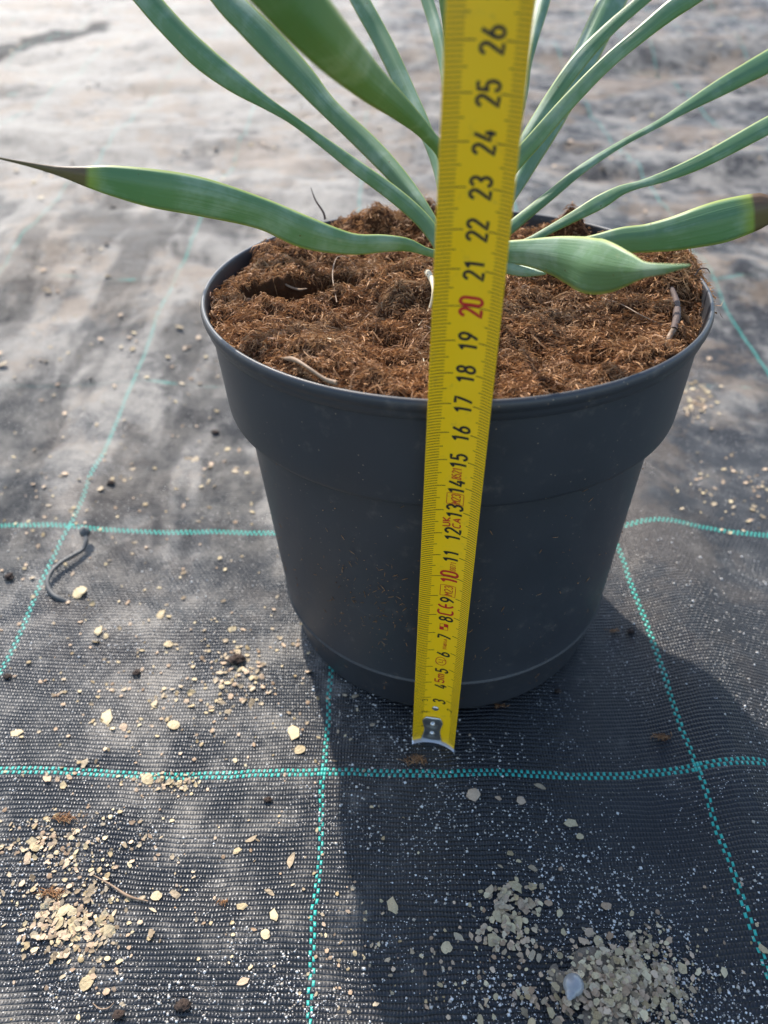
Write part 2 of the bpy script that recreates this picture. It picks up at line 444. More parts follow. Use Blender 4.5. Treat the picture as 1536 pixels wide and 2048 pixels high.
def leaf(pts, label=None, dead=None, n=70, chan=.14):
    """pts rows: px, py, Z(cm), width px, roll(deg)"""
    Q = smooth_path(pts, n); m = 9
    C = np.array([at(q[0], q[1], q[2]) for q in Q])
    T = np.gradient(C, axis=0); T /= np.linalg.norm(T, axis=1)[:, None]
    V = np.zeros((n, m, 3)); us = np.linspace(-1, 1, m)
    wig = rnd.random()*9; mid = rnd.uniform(-.3, .3)
    for i in range(n):
        view = C[i]-CAM; view /= np.linalg.norm(view)
        s = np.cross(T[i], view); s /= np.linalg.norm(s)+1e-9
        nn = np.cross(s, T[i]); nn /= np.linalg.norm(nn)+1e-9
        ph = R(Q[i, 4])*.3; sd_ = s*math.cos(ph)+nn*math.sin(ph); nd = np.cross(sd_, T[i])
        hwid = max(.02, Q[i, 3])*Q[i, 2]/F/2/max(.35, math.cos(ph))
        for j, u in enumerate(us):
            ripple = .03*hwid*math.sin(i*.33+wig+u*2)*abs(u)
            V[i, j] = C[i]+sd_*u*hwid+nd*(chan*hwid*3.0*(abs(u-mid)**1.2-.45)+ripple)
    th = .020
    Nn = np.zeros_like(V)
    dv = np.gradient(V, axis=1); du = np.gradient(V, axis=0); Nn = np.cross(du, dv); Nn /= np.linalg.norm(Nn, axis=2)[..., None]+1e-9
    taper = (1-np.abs(us)**3*.85)[None, :, None]
    A = V+Nn*th*taper; B = V-Nn*th*taper
    VV = np.concatenate([A.reshape(-1, 3), B.reshape(-1, 3)])
    g = grid_faces(n, m); k = n*m
    Fc = [tuple(x) for x in g]+[tuple(x[::-1]+k) for x in g]
    for i in range(n-1):
        Fc.append((i*m, (i+1)*m, (i+1)*m+k, i*m+k)); Fc.append((i*m+m-1, i*m+m-1+k, (i+1)*m+m-1+k, (i+1)*m+m-1))
    org = np.array([1.9, 28.6, 16.0])
    me = mesh('leaf', VV-org, Fc)
    al = np.repeat(np.r_[0, np.cumsum(np.linalg.norm(np.diff(C, axis=0), axis=1))], m); ac = np.tile(us, n)
    attr(me, 'along', np.r_[al, al]); attr(me, 'across', np.r_[ac, ac])
    if dead is not None:
        tt = np.repeat(np.array([sstep(dead-.005, dead+.005, i/(n-1)) for i in range(n)]), m)
        ye = np.repeat(np.array([sstep(dead-.05, dead-.005, i/(n-1))*.8 for i in range(n)]), m)
        attr(me, 'dead', np.r_[tt, tt]); attr(me, 'yellow', np.r_[ye, ye])
    o = link('leaf', me, LEAFM, YUC)
    if label: o['label'] = label
    return o
leaf([(885, 512, 29.0, 18, 0), (850, 503, 28.9, 16, 20), (812, 490, 28.7, 26, 25), (765, 487, 28.5, 34, 5), (700, 488, 28.2, 42, 0), (610, 466, 27.6, 62, 0), (520, 428, 27.0, 60, -8), (400, 396, 26.2, 74, 5), (300, 379, 25.5, 73, 8), (215, 363, 25.0, 56, 5), (172, 356, 24.8, 40, 0), (120, 346, 24.5, 20, 0), (60, 333, 24.2, 9, 0), (-20, 316, 23.8, 3, 0)], 'long low leaf reaching left with a dead brown tip', dead=.79)
leaf([(880, 500, 29.4, 22, 0), (866, 470, 29.6, 28, 0), (835, 432, 29.8, 30, 0), (780, 385, 30.0, 30, 0), (710, 335, 30.2, 27, 10), (640, 283, 30.4, 21, 30), (580, 240, 30.5, 18, 50), (530, 208, 30.5, 24, 30), (465, 165, 30.5, 40, 10), (400, 115, 30.5, 48, 0), (345, 62, 30.5, 46, 0), (285, -5, 30.5, 46, 0), (190, -120, 30.5, 40, 0), (110, -240, 30.5, 5, 0)])
leaf([(885, 490, 29.5, 20, 0), (868, 455, 29.8, 22, 0), (835, 405, 30.2, 28, 0), (790, 350, 30.8, 36, 0), (735, 292, 31.4, 40, 0), (656, 218, 32.0, 38, 20), (600, 155, 32.3, 50, 10), (540, 92, 32.6, 58, 0), (490, 42, 32.8, 56, 0), (440, -10, 33.0, 52, 0), (330, -150, 33.4, 40, 0), (260, -260, 33.6, 4, 0)])
leaf([(893, 480, 28.8, 20, 0), (892, 400, 28.2, 22, 0), (886, 318, 27.0, 24, 20), (850, 268, 25.4, 28, 20), (800, 220, 23.0, 46, 8), (735, 165, 20.6, 72, 0), (660, 92, 18.0, 100, 0), (570, -8, 15.4, 120, 0), (450, -140, 13.0, 110, 0), (380, -250, 12, 8, 0)], 'broad leaf leaning towards the viewer, out of focus')
leaf([(895, 470, 30.2, 18, 0), (884, 385, 31.0, 20, 0), (868, 318, 31.6, 22, 10), (845, 255, 32.2, 28, 0), (813, 190, 32.8, 34, 0), (780, 120, 33.3, 36, 0), (750, 62, 33.7, 36, 0), (715, 0, 34.0, 36, 0), (640, -140, 35, 30, 0), (590, -240, 35.6, 4, 0)])
leaf([(900, 460, 30.5, 14, 0), (897, 260, 32.5, 15, 0), (888, 150, 33.6, 20, 0), (870, 65, 34.4, 24, 0), (850, 0, 35.0, 24, 0), (800, -150, 36, 22, 0), (770, -240, 36.5, 4, 0)])
leaf([(905, 460, 29.0, 14, 0), (900, 200, 26.4, 16, 10), (893, 80, 24.6, 18, 20), (884, -10, 23, 24, 0), (860, -160, 21, 24, 0), (850, -260, 20, 4, 0)])
leaf([(945, 480, 30.3, 18, 0), (1000, 330, 31.8, 18, 0), (1040, 200, 33.0, 18, 0), (1050, 130, 33.6, 18, 0), (1063, 66, 34.2, 26, 0), (1080, 0, 34.8, 32, 0), (1110, -130, 36, 30, 0), (1130, -240, 36.8, 4, 0)])
leaf([(940, 490, 30.3, 20, 0), (990, 430, 30.9, 26, 10), (1026, 376, 31.6, 28, 20), (1060, 312, 32.4, 40, 0), (1100, 240, 33.4, 48, 0), (1140, 165, 34.4, 50, 0), (1180, 85, 35.4, 54, 0), (1220, 0, 36.4, 56, 0), (1280, -130, 38, 46, 0), (1330, -260, 39.4, 5, 0)], 'pale broad leaf standing behind two narrower ones')
leaf([(935, 480, 29.9, 20, 0), (985, 385, 30.2, 24, 0), (1020, 325, 30.4, 24, 0), (1052, 272, 30.5, 26, 15), (1103, 192, 30.7, 30, 0), (1155, 120, 30.8, 32, -10), (1212, 58, 30.9, 26, 20), (1280, -2, 31, 24, 10), (1400, -110, 31, 30, 0), (1500, -230, 31, 4, 0)])
leaf([(930, 490, 29.4, 22, 0), (985, 385, 29.0, 28, 0), (1026, 325, 28.7, 32, 0), (1062, 284, 28.4, 32, 0), (1130, 206, 28.0, 30, 0), (1208, 126, 27.6, 28, -15), (1283, 62, 27.3, 30, 0), (1340, 16, 27.1, 36, 0), (1390, -18, 26.9, 38, 0), (1500, -95, 26.5, 34, 0), (1640, -220, 26, 4, 0)])
leaf([(935, 510, 29.5, 20, 0), (985, 482, 29.6, 22, 0), (1015, 457, 29.8, 24, 0), (1043, 434, 30.0, 22, 0), (1100, 387, 30.3, 20, 20), (1160, 337, 30.6, 18, 40), (1237, 287, 31.0, 13, 50), (1310, 247, 31.3, 14, 50), (1370, 211, 31.6, 21, 30), (1434, 174, 31.9, 32, 10), (1490, 143, 32.1, 38, 0), (1540, 115, 32.3, 42, 0), (1660, 40, 32.7, 36, 0), (1800, -50, 33, 4, 0)])
leaf([(935, 515, 29.1, 18, 0), (1000, 500, 29.0, 16, 0), (1050, 484, 29.0, 16, 0), (1090, 462, 29.0, 16, 20), (1148, 430, 29.0, 22, 10), (1200, 401, 29.0, 28, 0), (1240, 378, 29.0, 20, 30), (1275, 367, 29.0, 15, 45), (1320, 353, 29.0, 20, 20), (1380, 329, 29.0, 26, 0), (1440, 299, 29.0, 30, 0), (1536, 246, 29.0, 34, 0), (1660, 180, 29.0, 30, 0), (1780, 120, 29, 4, 0)])
leaf([(940, 515, 29.0, 20, 0), (1020, 505, 28.8, 24, 0), (1100, 500, 28.6, 30, 0), (1180, 490, 28.3, 40, 0), (1240, 479, 28.1, 50, 0), (1290, 474, 27.9, 54, 12), (1345, 465, 27.7, 66, 0), (1400, 451, 27.5, 78, -6), (1450, 438, 27.4, 83, 0), (1510, 421, 27.2, 72, 0), (1528, 418, 27.1, 62, 0), (1570, 410, 27, 30, 0), (1640, 400, 26.8, 3, 0)], 'broad pale leaf reaching right with a dead brown tip', dead=.803)
leaf([(930, 512, 28.4, 36, 0), (1000, 505, 27.4, 44, 0), (1050, 504, 26.6, 52, 0), (1105, 510, 25.6, 76, 0), (1145, 519, 24.8, 96, 0), (1180, 530, 24.0, 108, 0), (1215, 535, 23.2, 94, 0), (1250, 537, 22.4, 64, 0), (1285, 538, 21.6, 32, 0), (1330, 535, 20.8, 19, 0), (1378, 528, 20.0, 4, 0)], 'short broad leaf bending forward over the rim, blurred', dead=None, chan=.10)
leaf([(950, 520, 28.4, 30, 0), (1010, 533, 27.4, 26, 0), (1050, 542, 26.8, 20, 10), (1090, 545, 26.2, 6, 0)])
leaf([(905, 470, 29.4, 20, 0), (925, 250, 28.4, 26, 0), (945, 60, 27.6, 34, 0), (960, -160, 27, 30, 0), (965, -320, 26.6, 4, 0)])
# short stem
Vs, Fs = tube([(1.9+.1*k-1.9, 28.9-28.6, -.8+.45*k) for k in range(5)], [.75, .75, .65, .5, .3], 12)
link('stem', mesh('stem', Vs, Fs), LEAFM, YUC)

# ------------------------------------------------------------------ tape measure
TW = .95; TR = 1.53; YAW = R(14)
D0, TL, X0 = 19.62, -.030, 2.17
def tape(u, s, off=0.0):
    """u across (cm on the blade), s along, off towards the viewer"""
    u = np.asarray(u, float); s = np.asarray(s, float)
    a = u/TR; lx = (TR-off)*np.sin(a); ly = (TR-off)*np.cos(a)-TR      # ly <= 0 towards the viewer at the edges
    x = lx*math.cos(YAW)+ly*math.sin(YAW)*1; y = -lx*math.sin(YAW)+ly*math.cos(YAW)
    bow = 0.0
    return np.stack([X0+x+0*s, D0+TL*s+y+bow, s+0*u], -1)
TAPE = empty('tape_measure', (X0, D0, 0))
tag(TAPE, 'yellow steel tape measure blade standing upright in front of the pot, hook on the ground', 'tape measure')
ORG = np.array([X0, D0, 0.0])
M = MB('yellow enamelled steel'); co = M.coord('Object', 100.0)
n1 = M.noise(co, 1.4, 5, .6); sc = (M.noise(co, 3, 7, .75)-.56).ss(0, .14)
M.set(color=M.mix(sc*.35, M.mix(n1, (.93, .53, .003), (.96, .58, .004)), (.36, .26, .05)), rough=n1*.2+.28, spec=.5)
YEL = M.m
INK = MB('black ink').set(color=(.012, .011, .010), rough=.5).m
RED = MB('red ink').set(color=(.50, .012, .012), rough=.5).m
M = MB('polished steel'); n = M.noise(M.coord('Object', 100.0), 4, 4); M.set(color=(.62, .61, .59), metal=1.0, rough=n*.25+.22); STEEL = M.m
def build_blade():
    us = np.linspace(-TW, TW, 25); ss = np.linspace(.05, 38, 150)
    U, Sg = np.meshgrid(us, ss)
    A = tape(U, Sg)-ORG; B = tape(U, Sg, -.015)-ORG
    V = np.concatenate([A.reshape(-1, 3), B.reshape(-1, 3)]); g = grid_faces(150, 25); k = 150*25
    Fc = [tuple(x) for x in g]+[tuple(x[::-1]+k) for x in g]
    for i in range(149):
        Fc += [(i*25, (i+1)*25, (i+1)*25+k, i*25+k), (i*25+24, i*25+24+k, (i+1)*25+24+k, (i+1)*25+24)]
    link('blade', mesh('blade', V, Fc), YEL, TAPE)
build_blade()
ink_black = Bag()
class Mark(Bag):
    def __init__(s, name, mat): super().__init__(); s.nm = name; s.mat = mat
    def done(s): link(s.nm, s.me(s.nm, False), s.mat, TAPE)
def strip(bag, pts, w, off=.006):
    """ribbon along (u,s) points, width w"""
    P = np.asarray(pts, float)
    # subdivide so that it follows the curve of the blade
    Q = [P[0]]
    for a, b in zip(P[:-1], P[1:]):
        k = max(1, int(np.ceil(np.linalg.norm(b-a)/.12)))
        for q in range(1, k+1): Q.append(a+(b-a)*q/k)
    Q = np.array(Q); T = np.gradient(Q, axis=0); T /= np.linalg.norm(T, axis=1)[:, None]+1e-9
    Nn = np.stack([-T[:, 1], T[:, 0]], 1)*w/2
    L = Q+Nn; Rr = Q-Nn
    V = np.concatenate([tape(L[:, 0], L[:, 1], off), tape(Rr[:, 0], Rr[:, 1], off)])-ORG
    k = len(Q); bag.add(V, [(i, i+1, k+i+1, k+i) for i in range(k-1)])
for mm in range(3, 380):
    s = mm/10
    f10 = mm % 10 == 0; f5 = mm % 5 == 0
    l = .68 if f10 else (.53 if f5 else .42); r_ = .58 if f10 else (.45 if f5 else .36)
    if mm % 100 == 0:
        strip(ink_black, [(-TW+.01, s), (TW-.01, s)], .022); continue
    if mm < 21: r_ = min(r_, .3)
    strip(ink_black, [(-TW+.01, s), (-TW+l, s)], .022 if not f10 else .026, .006)
    strip(ink_black, [(TW-r_, s), (TW-.01, s)], .022 if not f10 else .026, .006)
def arc(cx, cy, rx, ry, a0, a1, n=10):
    return [(cx+rx*math.cos(R(a0+(a1-a0)*k/n)), cy+ry*math.sin(R(a0+(a1-a0)*k/n))) for k in range(n+1)]
# glyph strokes in a 0..1 wide, 0..2 tall box
G = {
 '0': [arc(.5, 1.55, .42, .42, 0, 180)+[(.08, .45)]+arc(.5, .45, .42, .42, 180, 360)+[(.92, 1.55)]],
 '1': [[(.12, 1.5), (.55, 1.95), (.55, 0.03)]],
 '2': [arc(.5, 1.5, .42, .45, 175, -35)+[(.08, .06), (.95, .06)]],
 '3': [arc(.48, 1.5, .40, .45, 165, -85)+[(.42, 1.05)], [(.42, 1.05)]+arc(.48, .53, .44, .50, 80, -165)],
 '4': [[(.62, 1.95), (.05, .52), (1.0, .52)], [(.72, 1.0), (.72, .03)]],
 '5': [[(.88, 1.92), (.18, 1.92), (.12, 1.02)]+arc(.48, .62, .43, .58, 125, -165)],
 '6': [[(.72, 1.95), (.16, .95)]+arc(.5, .56, .42, .52, 150, 510, 18)],
 '7': [[(.06, 1.92), (.93, 1.92), (.35, .03)]],
 '8': [arc(.5, 1.5, .36, .43, -90, 270, 18), arc(.5, .55, .43, .52, 90, 450, 18)],
 '9': [[(.28, .05), (.84, 1.05)]+arc(.5, 1.44, .42, .52, -30, 330, 18)],
 'M': [[(.05, .03), (.05, 1.95), (.5, .8), (.95, 1.95), (.95, .03)]],
 'U': [[(.08, 1.95), (.08, .5)]+arc(.5, .5, .42, .45, 180, 360)+[(.92, 1.95)]],
 'K': [[(.1, .03), (.1, 1.95)], [(.9, 1.95), (.12, .95), (.95, .03)]],
 'C': [arc(.6, 1.45, .5, .5, 50, 180)+arc(.6, .5, .5, .48, 180, 310)],
 'A': [[(.03, .03), (.5, 1.95), (.97, .03)], [(.2, .7), (.8, .7)]],
 'E': [arc(.75, 1.0, .65, .95, 100, 260, 14), [(.12, 1.0), (.75, 1.0)]],
 'm': [[(.0, .03), (.0, 1.3)], [(.0, 1.1), (.25, 1.3), (.5, 1.1), (.5, .03)], [(.5, 1.1), (.75, 1.3), (1.0, 1.1), (1.0, .03)]],
 'S': [arc(.5, 1.47, .40, .45, 30, 250)+arc(.5, .53, .42, .48, 70, -150)],
 'T': [[(.0, 1.93), (1, 1.93)], [(.5, 1.93), (.5, .03)]],
 'B': [[(.1, .05), (.1, 1.93), (.55, 1.93)]+arc(.5, 1.5, .38, .43, 80, -80)+[(.1, 1.03)], [(.5, 1.03)]+arc(.5, .54, .42, .48, 80, -90)+[(.1, .05)]],
 'I': [[(.5, .03), (.5, 1.95)]],
 'L': [[(.1, 1.95), (.1, .06), (.9, .06)]],
}
def glyph(bag, ch, s0, w, u0, hgt, stroke, off=.008):
    """reads up the blade: letter x axis -> +s, letter top -> -u"""
    for line in G[ch]:
        P = [(u0+hgt/2-q[1]/2*hgt, s0+q[0]*w) for q in line]
        strip(bag, P, stroke, off)
def text(bag, t, s0, w, gap, u0, hgt, stroke):
    for k, ch in enumerate(t): glyph(bag, ch, s0+k*(w+gap), w, u0, hgt, stroke, .0075+.0006*(k % 2))
for v in range(3, 38):
    t = str(v); red_ = v % 10 == 0; bag = Mark('number', RED if red_ else INK)
    hg, w, st = (.60, .235, .088) if red_ else (.52, .225, .082)
    if len(t) == 1: text(bag, t, v-.28, w, .05, .08, hg*.95, st*.95)
    else: text(bag, t, v-.035-w, w, .07, .08, hg, st)
    bag.done()
def mark(fn, name='printed_mark', mat=None):
    b = Mark(name, mat or RED); fn(b); b.done()
mark(lambda b: text(b, '5m', 4.06, .23, .07, .02, .38, .055))
def roundel(b):
    strip(b, [(.02+.2*math.cos(q), 5.38+.24*math.sin(q)) for q in np.linspace(0, 2*math.pi, 25)], .03)
    strip(b, [(-.08, 5.3), (.08, 5.3), (.08, 5.4)], .03); strip(b, [(-.08, 5.46), (.20, 5.46)], .03)
mark(roundel)
mark(lambda b: text(b, 'STABILA', 6.12, .065, .022, .12, .13, .022))
def chequer(b):
    for a in (0, 1): strip(b, [(-.12+.15*a+.07, 7.22+.16*a), (-.12+.15*a+.07, 7.38+.16*a)], .15)
    strip(b, [(-.12, 7.22), (-.12, 7.54), (.18, 7.54), (.18, 7.22), (-.12, 7.22)], .02, .009)
mark(chequer)
mark(lambda b: (glyph(b, 'C', 8.05, .28, .04, .56, .075), glyph(b, 'E', 8.40, .28, .04, .56, .075)))
def boxed(s0, s1, t, t0, w, g):
    def f(b):
        strip(b, [(-.2, s0), (-.2, s1), (.34, s1), (.34, s0), (-.2, s0)], .022); text(b, t, t0, w, g, .09, .30, .034)
    mark(f)
boxed(9.05, 9.58, 'M23', 9.09, .125, .04)
mark(lambda b: text(b, '0071', 10.33, .08, .03, .18, .2, .022))
mark(lambda b: (text(b, 'UK', 12.31, .17, .05, -.16, .25, .045), text(b, 'CA', 12.30, .18, .05, .18, .26, .045)))
boxed(13.28, 13.72, 'M23', 13.32, .10, .03)
mark(lambda b: text(b, '8521', 14.29, .085, .03, .05, .30, .034))
for ch, s0, u0 in (('3', 2.75, -.50), ('2', 1.95, -.50), ('2', 2.4, .55), ('1', .95, -.5)):
    mark(lambda b: glyph(b, ch, s0, .14, u0, .22, .03), 'small_number', INK)
link('graduation', ink_black.me('graduation', False), INK, TAPE)
def plate(fn_a, fn_b, us, vs, name, parent=TAPE):
    U, Vv = np.meshgrid(us, vs); A = fn_a(U, Vv)-ORG; B = fn_b(U, Vv)-ORG
    n, m = U.shape; k = n*m; g = grid_faces(n, m)
    Fc = [tuple(x) for x in g]+[tuple(x[::-1]+k) for x in g]
    for i in range(n-1): Fc += [(i*m, (i+1)*m, (i+1)*m+k, i*m+k), (i*m+m-1, i*m+m-1+k, (i+1)*m+m-1+k, (i+1)*m+m-1)]
    for j in range(m-1): Fc += [(j, j+k, j+1+k, j+1), ((n-1)*m+j, (n-1)*m+j+1, (n-1)*m+j+1+k, (n-1)*m+j+k)]
    return link(name, mesh(name, np.concatenate([A.reshape(-1, 3), B.reshape(-1, 3)]), Fc), STEEL, parent)
# hook: a tongue riveted to the face and a turned end plate
def tongue(U, Vv, off):
    wv = .40+.05*np.cos(Vv*4); r0 = (1-np.clip((Vv-1.35)/.35, 0, 1)**2*.35)
    return tape(U*wv*r0-.12, Vv, off)
plate(lambda U, Vv: tongue(U, Vv, .05+.035*np.sin(Vv*9)*np.exp(-(U*1.6)**2)+.02*(1-U*U)), lambda U, Vv: tongue(U, Vv, .01), np.linspace(-1, 1, 15), np.linspace(.0, 1.70, 30), 'hook')
HK = TAPE.children[-1]
def lipf(U, Vv, dz):
    p = tape(U, 0*U+.06-dz, 0.0); d = np.array([-math.sin(YAW)*.1, -1.0, 0])
    depth = -.20+Vv*.42; p = p+depth[..., None]*d; p[..., 2] = .10-dz-.10*np.clip(Vv, 0, 1)**2; return p
lp = plate(lambda U, Vv: lipf(U, Vv, 0), lambda U, Vv: lipf(U, Vv, .06), np.linspace(-TW-.02, TW+.02, 21), np.linspace(0, 1, 7), 'end_plate', TAPE)
def dome(u, s, r, name, h=.05):
    V = []; Fc = []
    for k in range(5):
        a = k/4*math.pi/2; rr = r*math.cos(a); o = .01+h*math.sin(a)
        for q in range(16):
            t = q/16*2*math.pi; V.append(tape(u+rr*math.cos(t), s+rr*math.sin(t), o)-ORG)
    Fc = grid_faces(5, 16, True)
    return link(name, mesh(name, np.array(V), Fc), STEEL, TAPE)
dome(-.05, 2.28, .14, 'rivet', .05)
for s_ in (.55, 1.2): dome(-.12, s_, .13, 'rivet', .13)

# ------------------------------------------------------------------ dirt and flakes on the fabric
def flake_mesh(k, curl=.5):
    n = rnd.randint(5, 8); a0 = rnd.random()*6
    rad = [rnd.uniform(.5, 1.1) for _ in range(n)]; el = rnd.uniform(.55, 1.0)
    ring = []
    for i in range(n):
        for sub in (0, .5):
            a = a0+(i+sub)/n*2*math.pi; r = rad[i] if sub == 0 else (rad[i]+rad[(i+1) % n])/2*(.5+.5*math.cos(math.pi/n))*rnd.uniform(.80, 1.10)
            ring.append((r*math.cos(a), r*math.sin(a)*el))
    V = []; m = len(ring); th = rnd.uniform(.05, .12)
    cx, cy = rnd.uniform(-1, 1)*curl, rnd.uniform(-1, 1)*curl
    def hz(x, y): return cx*x*x+cy*y*y+.12*math.sin(3*x+k)*math.cos(4*y)
    for lev, sc, dz in ((0, .96, -th), (1, 1.0, 0), (2, .6, th*.35)):
        for x, y in ring: V.append((x*sc, y*sc, hz(x*sc, y*sc)+dz+rnd.uniform(-.03, .03)))
    V.append((0, 0, hz(0, 0)+th*.4)); V.append((0, 0, hz(0, 0)-th))
    Fc = []
    for l in range(2):
        for i in range(m): Fc.append((l*m+i, l*m+(i+1) % m, (l+1)*m+(i+1) % m, (l+1)*m+i))
    for i in range(m): Fc.append((2*m+i, 2*m+(i+1) % m, 3*m)); Fc.append(((i+1) % m, i, 3*m+1))
    V = np.array(V); V[:, 2] -= V[:, 2].min()
    return V, Fc
def flake_material(name, a, b):
    M = MB(name); co = M.coord('Object', 100.0); oi = M.t.nodes.new('ShaderNodeObjectInfo'); r_ = E_(M.t, oi.outputs['Random'])
    ad = M.t.nodes.new('ShaderNodeVectorMath'); M.L(co, ad.inputs[0]); cb = M.t.nodes.new('ShaderNodeCombineXYZ'); M.L((r_*50).s, cb.inputs[0]); M.L(cb.outputs[0], ad.inputs[1])
    n = M.noise(ad.outputs[0], 3.0, 5, .65)
    c = M.mix((n*.9+r_*.4-.15+M.attr('tint')), a, b); c = M.mix((M.noise(ad.outputs[0], 7, 3)-.6).ss(0, .1)*.5, c, (.14, .09, .05))
    M.set(color=c, rough=.6, spec=.3); M.bump(n, .05, .7); return M.m
FM = [flake_material('straw coloured husk', (.30, .22, .11), (.66, .54, .33)),
      flake_material('greyish husk', (.20, .145, .085), (.56, .45, .30)),
      flake_material('pinkish husk', (.28, .185, .11), (.62, .46, .31))]
protos = []
for k in range(15):
    V, Fc = flake_mesh(k); protos.append((V, Fc))
proto_me = []
for k, (V, Fc) in enumerate(protos):
    me = mesh('husk_flake', V*1.0, Fc, False); me.materials.append(FM[k % 3]); proto_me.append(me)
def put_flake(px, py, size_px, label, group, k=None, tilt=.25):
    p = on_ground(px, py); Z = float(np.dot(p-CAM, np.array([0, math.cos(TH), -math.sin(TH)])))
    r = size_px*Z/F/2
    k = rnd.randrange(15) if k is None else k
    o = bpy.data.objects.new('husk_flake', proto_me[k]); COL.objects.link(o)
    o.location = Vector((p[0], p[1], p[2]+.01))*S; o.scale = (r, r, r*rnd.uniform(.35, .65))
    o.rotation_euler = (rnd.uniform(-tilt, tilt), rnd.uniform(-tilt, tilt), rnd.uniform(0, 6.28))
    tag(o, label, 'husk flake', group); return o
hero = [
 (590, 1466, 44, 'curled straw husk flake beside the vertical green line, just above the crossing', 0),
 (604, 1500, 30, 'rough pale flake directly below the curled straw flake by the vertical green line', 3),
 (585, 1722, 38, 'oval ribbed flake close to the left of the vertical green line, below the crossing', 1),
 (1083, 1572, 28, 'rounded brown flake just below the horizontal green line, right of the tape', 1),
 (948, 1587, 40, 'long brown flake below the horizontal green line, right of the tape hook', 2),
 (1042, 1600, 26, 'small tan pebble like flake right of the long brown flake', 2),
 (999, 1596, 16, 'small pinkish flake left of the tan pebble like flake', 5),
 (1144, 1645, 32, 'pale rounded flake alone on the dark shaded fabric between the green lines', 0),
 (1164, 1672, 20, 'little pale flake at the lower right of the lone rounded flake', 3),
 (1070, 1737, 28, 'rectangular pale flake on the dark shaded fabric', 4),
 (1180, 1862, 32, 'kite shaped pale flake above the heap, on dark fabric', 1),
 (788, 1812, 38, 'curled tan flake on the shaded fabric below the tape', 0),
 (895, 1898, 34, 'bent tan flake at the left of the flake cluster', 3),
 (1068, 1908, 30, 'squarish translucent flake between the two flake clusters', 4),
 (1296, 1890, 42, 'broad angular flake leaning at the upper right of the heap', 1),
 (1320, 1935, 30, 'brown folded flake at the right side of the heap', 2),
 (551, 1832, 30, 'straw flake with a pointed corner, lower left of the green line', 0),
 (536, 1872, 28, 'heart shaped straw flake in the lower left part of the fabric', 3),
 (543, 1786, 26, 'grey tan round flake near the vertical green line', 1),
 (487, 1815, 26, 'long straw flake left of the grey tan round flake', 0),
 (319, 1795, 30, 'curled straw flake with a dark centre at the end of the dry rootlet', 3),
 (352, 1790, 34, 'flat greyish flake right of the curled one by the dry rootlet', 4),
 (505, 1680, 28, 'dark rimmed round flake in the middle of the left panel', 1),
 (477, 1703, 22, 'small straw flake beside the dark rimmed round flake', 0),
 (490, 1965, 28, 'rough brown edged flake near the bottom edge, left of the green line', 5),
 (180, 1965, 40, 'long curled husk at the lower left', 3),
 (322, 1232, 30, 'egg shaped straw flake on the ribbed fabric left of the pot', 0),
 (160, 1192, 42, 'pale flake at the foot of the bent wire pin', 3),
 (198, 1265, 30, 'oval pale flake below the wire pin', 0),
 (340, 1292, 24, 'pale flake below the egg shaped straw flake', 3),
 (215, 1438, 44, 'straw husk cluster piece left of the fabric shadow', 0),
 (346, 1452, 34, 'straw flake right of the husk cluster, above the horizontal green line', 3),
 (35, 1470, 30, 'pale flake near the left edge above the horizontal green line', 0),
 (300, 1562, 34, 'bright straw flake just below the horizontal green line at left', 3),
 (713, 1393, 22, 'small white stone at the left front foot of the pot', 4),
 (1530, 1896, 26, 'straw flake cut by the right edge near the bottom', 0),
]
G_FL = 'husk flakes scattered on the fabric'
for (x, y, sz, lab, k) in hero: put_flake(x, y, sz, lab, G_FL, k, .15)
clusters = [  # px, py, sx, sy, count, size lo, hi, label
 (150, 1850, 45, 38, 30, 14, 34, 'pale husk flake in the dense pile at the lower left'),
 (120, 1690, 70, 26, 20, 12, 28, 'pale husk flake in the loose band above the lower left pile'),
 (150, 1560, 60, 20, 10, 10, 24, 'small husk flake close under the horizontal green line at far left'),
 (350, 1570, 25, 8, 7, 10, 24, 'husk flake in the short row under the horizontal green line'),
 (1025, 1830, 24, 45, 22, 14, 34, 'grey tan flake in the upright cluster left of the heap'),
 (960, 1870, 18, 14, 6, 14, 34, 'flake in the knot at the left of the upright cluster'),
 (1090, 1810, 22, 22, 7, 14, 30, 'flake between the upright cluster and the open dark fabric'),
 (1240, 1960, 58, 45, 70, 14, 36, 'flake in the big heap at the bottom right'),
 (1080, 2010, 90, 25, 14, 12, 28, 'flake lying left of the big bottom heap'),
 (460, 1350, 30, 22, 12, 12, 26, 'pale flake beside the dark soil clod left of the pot'),
 (370, 1420, 90, 35, 18, 8, 24, 'pale flake on the sunlit fabric left of the pot shadow'),
 (560, 1290, 40, 30, 8, 8, 20, 'small pale flake near the left foot of the pot'),
 (250, 1260, 130, 70, 14, 8, 20, 'small pale flake on the ribbed fabric around the wire pin'),
 (420, 940, 80, 18, 12, 9, 22, 'blurred pale flake in the row beyond the wire pin'),
 (150, 950, 110, 60, 14, 8, 18, 'blurred pale flake at the left beyond the wire pin'),
 (1395, 800, 18, 24, 8, 14, 26, 'blurred pale flake beside the right flank of the pot collar'),
 (1500, 990, 40, 22, 10, 10, 24, 'blurred pale flake in the patch at the right edge'),
 (460, 1620, 60, 40, 8, 8, 16, 'tiny flake in the middle of the left panel'),
 (1200, 1600, 160, 60, 7, 8, 18, 'tiny pale flake on the shaded fabric between the green lines'),
 (700, 1880, 50, 60, 7, 8, 18, 'tiny flake right of the vertical green line near the bottom'),
]
cnt = len(hero)
